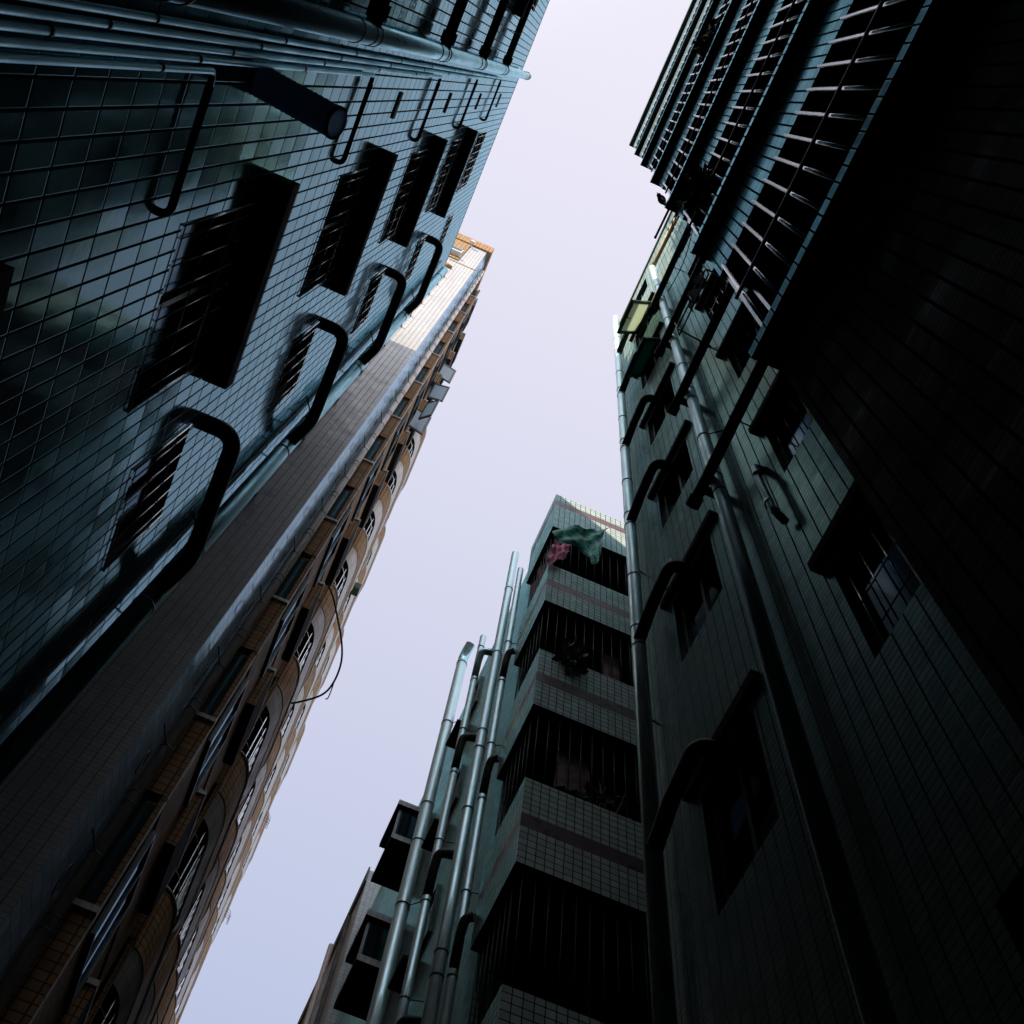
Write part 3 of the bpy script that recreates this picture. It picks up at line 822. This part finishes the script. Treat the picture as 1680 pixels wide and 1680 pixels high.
def sheet(name, label, cat, mat, rows, n=18, wr=.05, y0=6.2, seed=1):
    """crumpled sheet: rows of (x,z) polylines from top to bottom"""
    rnd = random.Random(seed)
    ph = [rnd.uniform(0, 6) for _ in range(8)]
    def samp(pl, t):
        s = t * (len(pl) - 1); i = min(int(s), len(pl) - 2); f = s - i
        return (pl[i][0] * (1 - f) + pl[i + 1][0] * f, pl[i][1] * (1 - f) + pl[i + 1][1] * f)
    mb = MB(); NV = 16
    G = []
    for j in range(NV + 1):
        sj = j / NV * (len(rows) - 1); a = min(int(sj), len(rows) - 2); f = sj - a
        L = []
        for i in range(n + 1):
            t = i / n
            p, q = samp(rows[a], t), samp(rows[a + 1], t)
            x, z = p[0] * (1 - f) + q[0] * f, p[1] * (1 - f) + q[1] * f
            y = y0 - .03 + wr * (math.sin(9 * t + ph[0] + 2 * j / NV) * .5 + math.sin(21 * t - 5 * j / NV + ph[1]) * .35 + math.sin(13 * j / NV + 6 * t + ph[2]) * .45)
            L.append((x + .012 * math.sin(17 * j / NV + ph[3] + 9 * t), y, z + .02 * math.sin(15 * t + ph[4])))
        G.append(L)
    for j in range(NV):
        for i in range(n):
            mb.poly([G[j][i], G[j][i + 1], G[j + 1][i + 1], G[j + 1][i]], smooth=True)
    o = mb.build(name, mat); tag(o, label, cat)
    return o
sheet('plastic_sheet', 'torn green plastic sheet blowing from the top corner balcony', 'sheet', 'tarp',
      [[(1.98, 17.0), (2.3, 17.35), (2.65, 17.72), (2.96, 18.1)], [(1.99, 16.75), (2.3, 17.05), (2.62, 17.4), (2.86, 17.75)],
       [(2.10, 16.62), (2.34, 16.8), (2.62, 17.1), (2.80, 17.45)], [(2.42, 16.62), (2.50, 16.62), (2.66, 16.75), (2.80, 17.0)], [(2.55, 16.42), (2.62, 16.3), (2.70, 16.25), (2.78, 16.5)]], wr=.06, seed=3)
sheet('cloth', 'pink printed cloth draped over the top balcony corner', 'cloth', 'pink',
      [[(2.0, 16.5), (2.14, 16.56), (2.29, 16.6)], [(1.97, 16.15), (2.12, 16.2), (2.25, 16.25)], [(1.93, 15.6), (2.06, 15.8), (2.19, 15.95)]], n=12, wr=.035, y0=6.21, seed=5)
# mauve curtain behind the left side bars
cur = MB()
for i in range(14):
    for j in range(8):
        q = lambda a, b_: (2.10 + .03 * math.sin(a * 1.3 + .4 * b_), 6.5 + a * .065, 17.35 - b_ * .19)
        cur.poly([q(i, j), q(i + 1, j), q(i + 1, j + 1), q(i, j + 1)], smooth=True)
o = cur.build('curtain', 'mauve'); tag(o, 'dull mauve cloth hung along the side opening of the top balcony', 'cloth')

def hook(b, z, y, x, flip=1):
    b.tube([(x, y, z)] + bend((x, y, z), (x, y, z + .10), (XW, y - .0, z + .1), .06, 5) + [(XW, y, z + .10)], .05, seg=14)
# pipes of C
P = thing('drain_pipe', 'tall pale straight drain pipe by the corner balconies rising above the parapet', 'pipe', (1.9, 8.15, -1.6))
MB().tube([(1.9, 8.15, -1.6), (1.9, 8.15, 20.3)], .070, seg=18).build('pipe', 'pipew', P)
collars(P, [(1.9, 8.15, z) for z in (18.6, 16.1, 13.75, 13.3, 11.9, 9.4, 9.05, 7.0, 4.5)], (0, 0, 1), .076, .022)
P = thing('drain_pipe', 'thinner pale drain pipe nearest the corner balconies with hooked dark branches', 'pipe', (1.93, 7.66, -1.6))
MB().tube([(1.93, 7.66, -1.6), (1.93, 7.66, 18.5)], .052, seg=16).build('pipe', 'pipew', P)
for z in (15.0, 12.1, 9.2, 6.3):
    b = MB()
    b.tube([(1.93, 7.66, z - .55), (1.92, 7.58, z - .12)] + bend((1.92, 7.56, z - .1), (1.92, 7.48, z + .06), (2.1, 7.46, z + .06), .09, 6) + [(XC, 7.46, z + .06)], .05, seg=14)
    b.build('branch_pipe', 'piped', P)
    collars(P, [(1.93, 7.66, z + dz) for dz in (-.62, .6)], (0, 0, 1), .057, .02)
    MB().tube([(1.93, 7.66, z + .62), (2.1, 7.60, z + .62)], .007, seg=6).build('bracket', 'iron', P)
P = thing('drain_pipe', 'pale drain pipe with grey elbows right of the thick open topped pipe', 'pipe', (1.9, 9.5, -1.6))
MB().tube([(1.9, 9.5, -1.6), (1.9, 9.5, 19.2)], .060, seg=16).build('pipe', 'pipew', P)
for z in (18.2, 15.3, 12.4, 9.5, 6.6):
    b = MB()
    b.tube([(1.9, 9.5, z - .60), (1.89, 9.42, z - .12)] + bend((1.89, 9.40, z - .1), (1.89, 9.30, z + .08), (2.1, 9.26, z + .08), .09, 6) + [(XW, 9.26, z + .08)], .062, seg=14)
    b.build('branch_pipe', 'piped' if z < 17 else 'pipe', P)
    collars(P, [(1.9, 9.5, z + dz) for dz in (-.70, .55)], (0, 0, 1), .065, .022)
    MB().tube([(1.9, 9.5, z + .57), (2.1, 9.44, z + .57)], .007, seg=6).build('bracket', 'iron', P)
P = thing('drain_pipe', 'thickest pale drain pipe at the left of the cluster with an open bent top', 'pipe', (1.9, 11.1, -1.6))
MB().tube([(1.9, 11.1, -1.6), (1.9, 11.1, 21.0)], .105, seg=20).build('pipe', 'pipew', P)
MB().tube([(1.9, 11.1, 20.98), (1.9, 11.1, 21.15), (1.92, 11.02, 21.35), (1.95, 10.9, 21.5)], .10, seg=20, caps=False).build('bent_top', 'pipe', P)
MB().tube([(1.9, 11.1, 21.0), (1.9, 11.1, 21.15), (1.918, 11.025, 21.34), (1.948, 10.905, 21.49)], .092, seg=20, caps=False).build('bore', 'black', P)
for z in (20.9, 18.5, 15.9, 14.9, 13.4, 10.9, 8.0):
    c = MB(); c.ring((1.9, 11.1, z), (0, 0, 1), .112, .025, seg=20); c.build('collar', 'iron', P)
for z in (18.5, 13.4):
    MB().tube([(1.9, 11.1, z), (2.1, 10.9, z)], .008, seg=6).build('bracket', 'iron', P)
# window hoods and frames on the receding side of C
hz = [16.95, 14.05, 11.15, 8.25, 5.35]
for z in hz:
    h = MB(); h.box(1.55, XW - .002, 12.0, 13.0, z, z + .13, {'-y': 1, '': 0}); h.build('window_hood', ['dark', 'tileF'], C_)
    h = MB(); h.box(1.58, XW - .002, 12.0, 13.0, z - .95, z - .82, {'-y': 1, '': 0}); h.build('sill_box', ['dark', 'tileF'], C_)
    f = MB(); f.box(XW - .5, XW - .003, 12.08, 12.13, z - .80, z - .01); fo = f.build('window', 'frame', C_)
    MB().box(XW - .46, XW - .03, 12.07, 12.075, z - .76, z - .05).build('pane', 'glass', sub(C_, fo))
    s_ = MB(); s_.box(1.9, XW - .003, 10.2, 10.75, z + .3, z + .36); s_.build('sill_box', 'dark', C_)
    window_x(C_, XW - .01, -1, 9.75, 10.6, z + .4, z + 1.3, depth=.008, mull=2, frame='framed', pane='glassg' if z > 13 else 'glasst')
# the pale block beyond
F_ = thing('apartment_block', 'pale blue grey block farthest down the alley at the bottom of the picture', 'building', (6, 24, -1.6))
MB().box(1.9, 30, 16.3, 70, -1.6, 20.4).build('wall', 'tileF', F_)
MB().box(1.86, 1.897, 16.26, 70, 20.0, 20.45).build('coping', 'concrete', F_)
for y in (17.2, 19.4, 21.8):
    MB().box(1.84, 1.897, y, y + .25, 3, 19.9).build('pilaster', 'concrete', F_)
P = thing('drain_pipe', 'weathered pipe on the pale block farthest down the alley', 'pipe', (1.83, 16.9, 2))
MB().tube([(1.80, 18.4, 1), (1.80, 18.4, 20.2)], .06, seg=12).build('pipe', 'pipec', P)
c = MB(); c.ring((1.80, 18.4, 17.2), (0, 0, 1), .07, .05); c.build('collar', 'iron', P)

# ================================================================== B: the tall tan block with the pale end wall
B_ = thing('apartment_block', 'tall tan brick apartment tower with pale pink end wall and rounded balconies', 'building', (-4.5, 15, -1.6))
XB, YB, ZB = -1.38, 6.0, 40.2
mb = MB()
mb.poly([(-30, YB, -1.6), (XB - .09, YB, -1.6), (XB - .09, YB, 39.0), (-30, YB, 39.0)])
mb.build('end_wall', 'tileB', B_)
MB().poly([(XB - .09, YB, -1.6), (XB, 6.40, -1.6), (XB, 6.40, 38.9), (XB - .09, YB, 38.9)]).poly([(XB, 6.40, -1.6), (XB, 6.75, -1.6), (XB, 6.75, 38.9), (XB, 6.40, 38.9)]).build('side_strip', 'tileBs', B_)
mb = MB()
mb.poly([(XB, 6.75, -1.6), (XB, 70, -1.6), (XB, 70, ZB - .9), (XB, 6.75, ZB - .9)])
mb.poly([(XB, 70, -1.6), (-30, 70, -1.6), (-30, 70, ZB), (XB, 70, ZB)])
mb.poly([(-30, 70, -1.6), (-30, YB, -1.6), (-30, YB, ZB), (-30, 70, ZB)])
mb.build('wall', 'tan', B_)
MB().box(-29.9, XB - .01, YB + .05, 69.9, 38.95, 39.0).build('roof', 'tank', B_)
mb = MB(); mb.box(-30, XB + .06, YB - .06, YB + .2, 39.05, 40.2); mb.box(XB - .2, XB + .06, YB + .2, 70, 39.05, 40.2)
mb.build('parapet', 'tan', B_)
mb = MB(); mb.box(-30, -2.05, YB - .035, YB - .002, 35.3, 38.9); mb.build('tan_panel', 'tan', B_)
mb = MB(); mb.box(-2.55, -2.10, YB - .06, YB - .037, 36.2, 37.2); f = mb.build('window', 'bar', B_)
MB().box(-2.50, -2.15, YB - .066, YB - .061, 36.27, 37.12).build('pane', 'glasst', sub(B_, f))
MB().box(-2.7, -2.08, YB - .20, YB - .037, 35.72, 35.85).build('sill_box', 'white', B_)
MB().box(XB - .9, XB - .003, YB - .012, YB - .002, 34.9, 35.0).build('string_course', 'tan', B_)
for i, z in enumerate((33.6, 32.0, 30.6, 29.0, 27.7, 26.0, 24.7, 22.6, 20.3, 18.2, 15.9, 13.4)):
    MB().box(-2.22, -2.04, YB - .09, YB - .002, z - .05, z).build('bracket_shelf', 'tan', B_)
    MB().box(-2.28, -2.14, YB - .045, YB - .002, z + .001, z + .42).build('pier', 'tan', B_)
T = thing('lamp', 'small white floodlight under the roof edge of the pink end wall', 'lamp', (-2.02, 5.85, 38.5))
mb = MB(); mb.box(-2.09, -1.95, 5.76, 5.86, 38.55, 38.75); mb.build('housing', 'white', T)
MB().tube([(-2.02, 5.86, 38.65), (-2.02, 5.95, 38.7), (-2.02, 5.999, 38.7)], .02, seg=8).build('arm', 'white', T)

# corner pipe of B
P = thing('drain_pipe', 'long cream drain pipe with wire ties up the corner of the pink end wall', 'pipe', (-1.30, 6.45, -1.6))
MB().tube([(-1.305, 6.45, -1.6), (-1.305, 6.45, 37.9)], .056, seg=16).build('pipe', 'pipec', P)
z = 6.2
i = 0
while z < 37:
    collars(P, [(-1.305, 6.45, z), (-1.305, 6.45, z + .14)], (0, 0, 1), .060, .014)
    h = MB()
    h.tube([(-1.31, 6.40, z + .85), (-1.345, 6.33, z + .87), (XB, 6.20, z + .84)], .0065, seg=6)
    h.build('wire_tie', 'iron', P)
    pts = [(-1.365 + .0 , 6.26 + .05 * math.sin(a), z + .33 + .16 * math.cos(a)) for a in [q * 2 * math.pi / 12 for q in range(13)]]
    MB().tube(pts, .006, seg=5).build('wire_loop', 'iron', P)
    collars(P, [(-1.305, 6.45, z + .85)], (0, 0, 1), .060, .012)
    z += 1.52; i += 1

ZK = [21.2 + 2.9 * k for k in range(-7, 6)]
# stepped bays between the pipe and the balconies: brick spandrels with windows between them, all facing the camera
for z in ZK:
    window_x(B_, -1.148, 1, 7.25, 8.15, z + .44, z + 1.80, depth=.004, mull=2, frame='framed', pane='glass')
    hb = MB(); hb.box(-1.148, -1.03, 8.32, 9.30, z + .05, z + .95, {'-y': 1, '': 0}); hb.box(-1.148, -1.02, 8.30, 9.32, z + .952, z + 1.02, 2)
    hb.build('planter_box', ['dark', 'tan', 'cream'], B_)
    MB().box(-1.147, -1.135, 7.0, 7.03, z - .95, z + 1.9).build('corner_trim', 'cream', B_)
    for (x1, y0, y1, zo, hs, yd) in ((-1.15, 6.98, 9.55, -.95, 1.30, 0.0), (-1.06, 9.58, 9.70, -.02, 1.28, 0.0)):
        z = z + 0.0
        b1 = MB(); b1.box(XB + .001, x1, y0, y1, z + zo, z + zo + hs)
        b1.box(XB + .001, x1 + .010, y0 - .03, y0 + .10, z + zo + hs + .002, z + zo + hs + .07, 1)
        b1.build('bay', ['tan', 'cream'], B_)
        g_ = MB(); g_.box(XB + .002, x1 - .02, y0 + .06, y1 - .01, z + zo + hs + .075, z + zo + 2.895); f = g_.build('window', 'tan', B_)
        MB().box(XB + .03, x1 - .05, y0 + .052, y0 + .056, z + zo + hs + .12, z + zo + 2.80).build('pane', 'glasst', sub(B_, f))
        MB().box(x1 - .055, x1 - .004, y0 + .01, y0 + .07, z + zo + hs + .075, z + zo + 2.898).build('mullion', 'tan', B_)
def balcony(y0, y1, z, near):
    """a rounded balcony: floor with pale soffit, curved brick parapet, pale coping and a wire cage"""
    xb, xo = XB, -0.84
    plan = [(xb, y0)]
    n = 12
    for i in range(n + 1):
        a = math.pi / 2 * i / n
        plan.append((-1.12 + (xo + 1.12) * math.sin(a), y0 + .55 - .55 * math.cos(a)))
    for i in range(1, n + 1):
        a = math.pi / 2 * i / n
        plan.append((-1.12 + (xo + 1.12) * math.cos(a), y1 - .75 + .75 * math.sin(a)))
    plan.append((xb, y1))
    cum = [0.0]
    for p, q in zip(plan, plan[1:]): cum.append(cum[-1] + math.dist(p, q))
    fl = MB(); fl.poly([(x, y, z) for x, y in plan][::-1], 0); fl.poly([(x, y, z + .12) for x, y in plan], 0)
    fl.build('balcony_floor', 'cream', B_)
    pa = MB()
    for i in range(len(plan) - 1):
        (xa, ya), (xc, yc) = plan[i], plan[i + 1]
        uv = [(cum[i], z), (cum[i + 1], z), (cum[i + 1], z + .95), (cum[i], z + .95)]
        pa.poly([(xa, ya, z), (xc, yc, z), (xc, yc, z + .95), (xa, ya, z + .95)], 0, uv)
        def ins(x, y): return (max(xb, x - .10 * (x - xb) / (xo - xb) - .0), y + (.09 if i < 9 else 0) * 0)
        xi, yi = ins(xa, ya); xj, yj = ins(xc, yc)
        pa.poly([(xa, ya, z + .95), (xc, yc, z + .95), (xj, yj, z + .95), (xi, yi, z + .95)], 1)
    pa.build('parapet', ['tan', 'cream'], B_)
    ap = MB()
    tp = lambda x, y: (xb + (x - xb) * .985, (y0 + y1) / 2 + (y - (y0 + y1) / 2) * .993)
    bt = lambda x, y: (xb + (x - xb) * .86, (y0 + y1) / 2 + (y - (y0 + y1) / 2) * .90)
    for i in range(len(plan) - 1):
        p, q = tp(*plan[i]), tp(*plan[i + 1]); r, w = bt(*plan[i]), bt(*plan[i + 1])
        ap.poly([(*r, z - .42), (*w, z - .42), (*q, z - .003), (*p, z - .003)], 0,
                [(cum[i], 0), (cum[i + 1], 0), (cum[i + 1], .5), (cum[i], .5)], smooth=False)
    ap.build('apron', 'cream', B_)
    co = MB()
    co.tube([(x + .0, y, z + .97) for x, y in plan[1:-1]], .028, seg=6); co.build('coping', 'cream', B_)
    # cage, set in from the edge
    sc = lambda x, y: (xb + (x - xb) * .80, (y0 + y1) / 2 + (y - (y0 + y1) / 2) * .88)
    pl = [sc(x, y) for x, y in plan]
    MB().poly([(x, y, z - .41) for x, y in pl][::-1]).build('shade_sheet', 'dark', B_)  # dark sheet added to give the cage interior its shade
    ca = MB()
    L = [0.0]
    for p, q in zip(pl, pl[1:]): L.append(L[-1] + math.dist(p, q))
    def at(d):
        for i in range(len(L) - 1):
            if d <= L[i + 1]:
                f = (d - L[i]) / (L[i + 1] - L[i]); return (pl[i][0] * (1 - f) + pl[i + 1][0] * f, pl[i][1] * (1 - f) + pl[i + 1][1] * f)
        return pl[-1]
    d = .08
    while d < L[-1]:
        x, y = at(d); ca.tube([(x, y, z + .12), (x, y, z + 2.47)], .011, seg=5, caps=False); d += .19 if near else .3
    for zz in (1.5, 2.2):
        ca.tube([(x, y, z + zz) for x, y in pl], .010, seg=5, caps=False)
    ca.build('cage', 'bar', B_)
    # the glazed room front behind
    gl = MB(); gl.box(XB + .004, XB + .05, y0 + .3, y1 - .3, z + .3, z + 2.5); gl.build('window', 'glass', B_)
for n_, (y0, y1) in enumerate(((9.7, 12.3), (13.0, 15.8), (16.6, 19.4), (20.2, 23.0), (23.8, 26.6))):
    for z in ZK:
        if z > 31: continue
        if n_ > 1 and z < 6: continue
        balcony(y0, y1, z, n_ < 2)
    MB().box(XB + .001, -0.93, y1 + .15, y1 + .5, -1.6, 33.6).build('pier', 'tan', B_)
# windows and open sashes high up
for z in (33.3, 36.2):
    for y in (9.9, 13.4, 17.0, 20.6):
        window_x(B_, XB + .012, 1, y, y + 1.4, z, z + 1.3, depth=.008, mull=2, frame='framed', pane='glasst')
def casement(z, y, x0, x1, yaw, pane):
    """a side hung sash standing open off the wall"""
    A0 = Vector((x0, y, z)); d = Vector((math.cos(yaw), math.sin(yaw), 0)) * (x1 - x0); up = Vector((0, 0, 1.5))
    nr = Vector((-d.y, d.x, 0)).normalized() * .018
    mb = MB()
    def bar(p, q, r, s):
        P0 = [p + nr, q + nr, r + nr, s + nr]; P1 = [p - nr, q - nr, r - nr, s - nr]
        mb.poly(P0); mb.poly(P1[::-1])
        for i in range(4): mb.poly([P0[i], P1[i], P1[(i + 1) % 4], P0[(i + 1) % 4]])
    e, f = d * .09, up * .06
    bar(A0, A0 + e, A0 + e + up, A0 + up); bar(A0 + d - e, A0 + d, A0 + d + up, A0 + d - e + up)
    bar(A0 + e, A0 + d - e, A0 + d - e + f, A0 + e + f); bar(A0 + e + up - f, A0 + d - e + up - f, A0 + d - e + up, A0 + e + up)
    s_ = mb.build('sash', 'framed', B_)
    g_ = MB(); t = nr * .2
    q4 = [A0 + e + f, A0 + d - e + f, A0 + d - e + up - f, A0 + e + up - f]
    g_.poly([p + t for p in q4]); g_.poly([p - t for p in q4][::-1]); g_.build('pane', pane, sub(B_, s_))
casement(30.9, 8.35, -1.36, -0.74, R(10), 'glassb')
casement(28.4, 8.35, -1.10, -0.68, R(-8), 'glassb')
casement(25.6, 8.3, -1.30, -0.74, R(12), 'glassb')
casement(25.6, 8.1, -0.98, -0.66, R(-40), 'glassb')

T = thing('cable', 'black cable looping out from the rounded balconies of the tan tower against the sky', 'cable', (-0.9, 10, 14))
pts = [(-1.263, 9.143, 18.4), (-0.944, 9.352, 18.2), (-0.717, 9.6, 18.0), (-0.481, 9.9, 17.8), (-0.335, 10.18, 17.6), (-0.315, 10.49, 17.4), (-0.417, 10.7, 17.2), (-0.73, 10.88, 17.0), (-0.9, 10.95, 16.95)]
def smooth_path(p, k=5):
    out = []
    P = [Vector(q) for q in p]
    for i in range(len(P) - 1):
        a, b, c, d = P[max(i - 1, 0)], P[i], P[i + 1], P[min(i + 2, len(P) - 1)]
        for j in range(k):
            t = j / k
            out.append(0.5 * ((2 * b) + (c - a) * t + (2 * a - 5 * b + 4 * c - d) * t * t + (3 * b - a - 3 * c + d) * t ** 3))
    out.append(P[-1]); return out
MB().tube(smooth_path(pts), .018, seg=8).build('cable', 'iron', T)
T = thing('clothes_hook', 'thin blue hook dangling off the looping cable', 'hook', (-0.55, 11.5, 17.6))
MB().tube(smooth_path([(-.315, 10.45, 17.4), (-.30, 10.6, 17.3), (-.30, 10.72, 17.2), (-.335, 10.745, 17.2)]), .010, seg=6).build('wire', 'navy', T)
T = thing('hanging_box', 'small green box hung outside the rounded balconies of the tan tower', 'box', (-0.75, 13.2, 25.5))
MB().box(-0.86, -0.70, 11.95, 12.15, 24.0, 24.3).build('case', 'green', T)
MB().box(-0.85, -0.71, 11.94, 11.948, 24.03, 24.27).build('front_panel', 'framed', T)
def hanger(y, z, label):
    mb = MB()
    mb.tube(smooth_path([(-.83, y, z + .25), (-.70, y, z + .18), (-.64, y + .04, z), (-.70, y, z + .02)], 4), .006, seg=5)
    o = mb.build('clothes_hanger', 'navy')
    tag(o, label, 'hanger', 'wire hangers on the tan tower')
for y0 in (20.6, 24.2):
    for i in range(4):
        hanger(y0 + i * .09, 26.2, 'thin wire clothes hanger hooked over the far sky edge balcony of the tan tower')
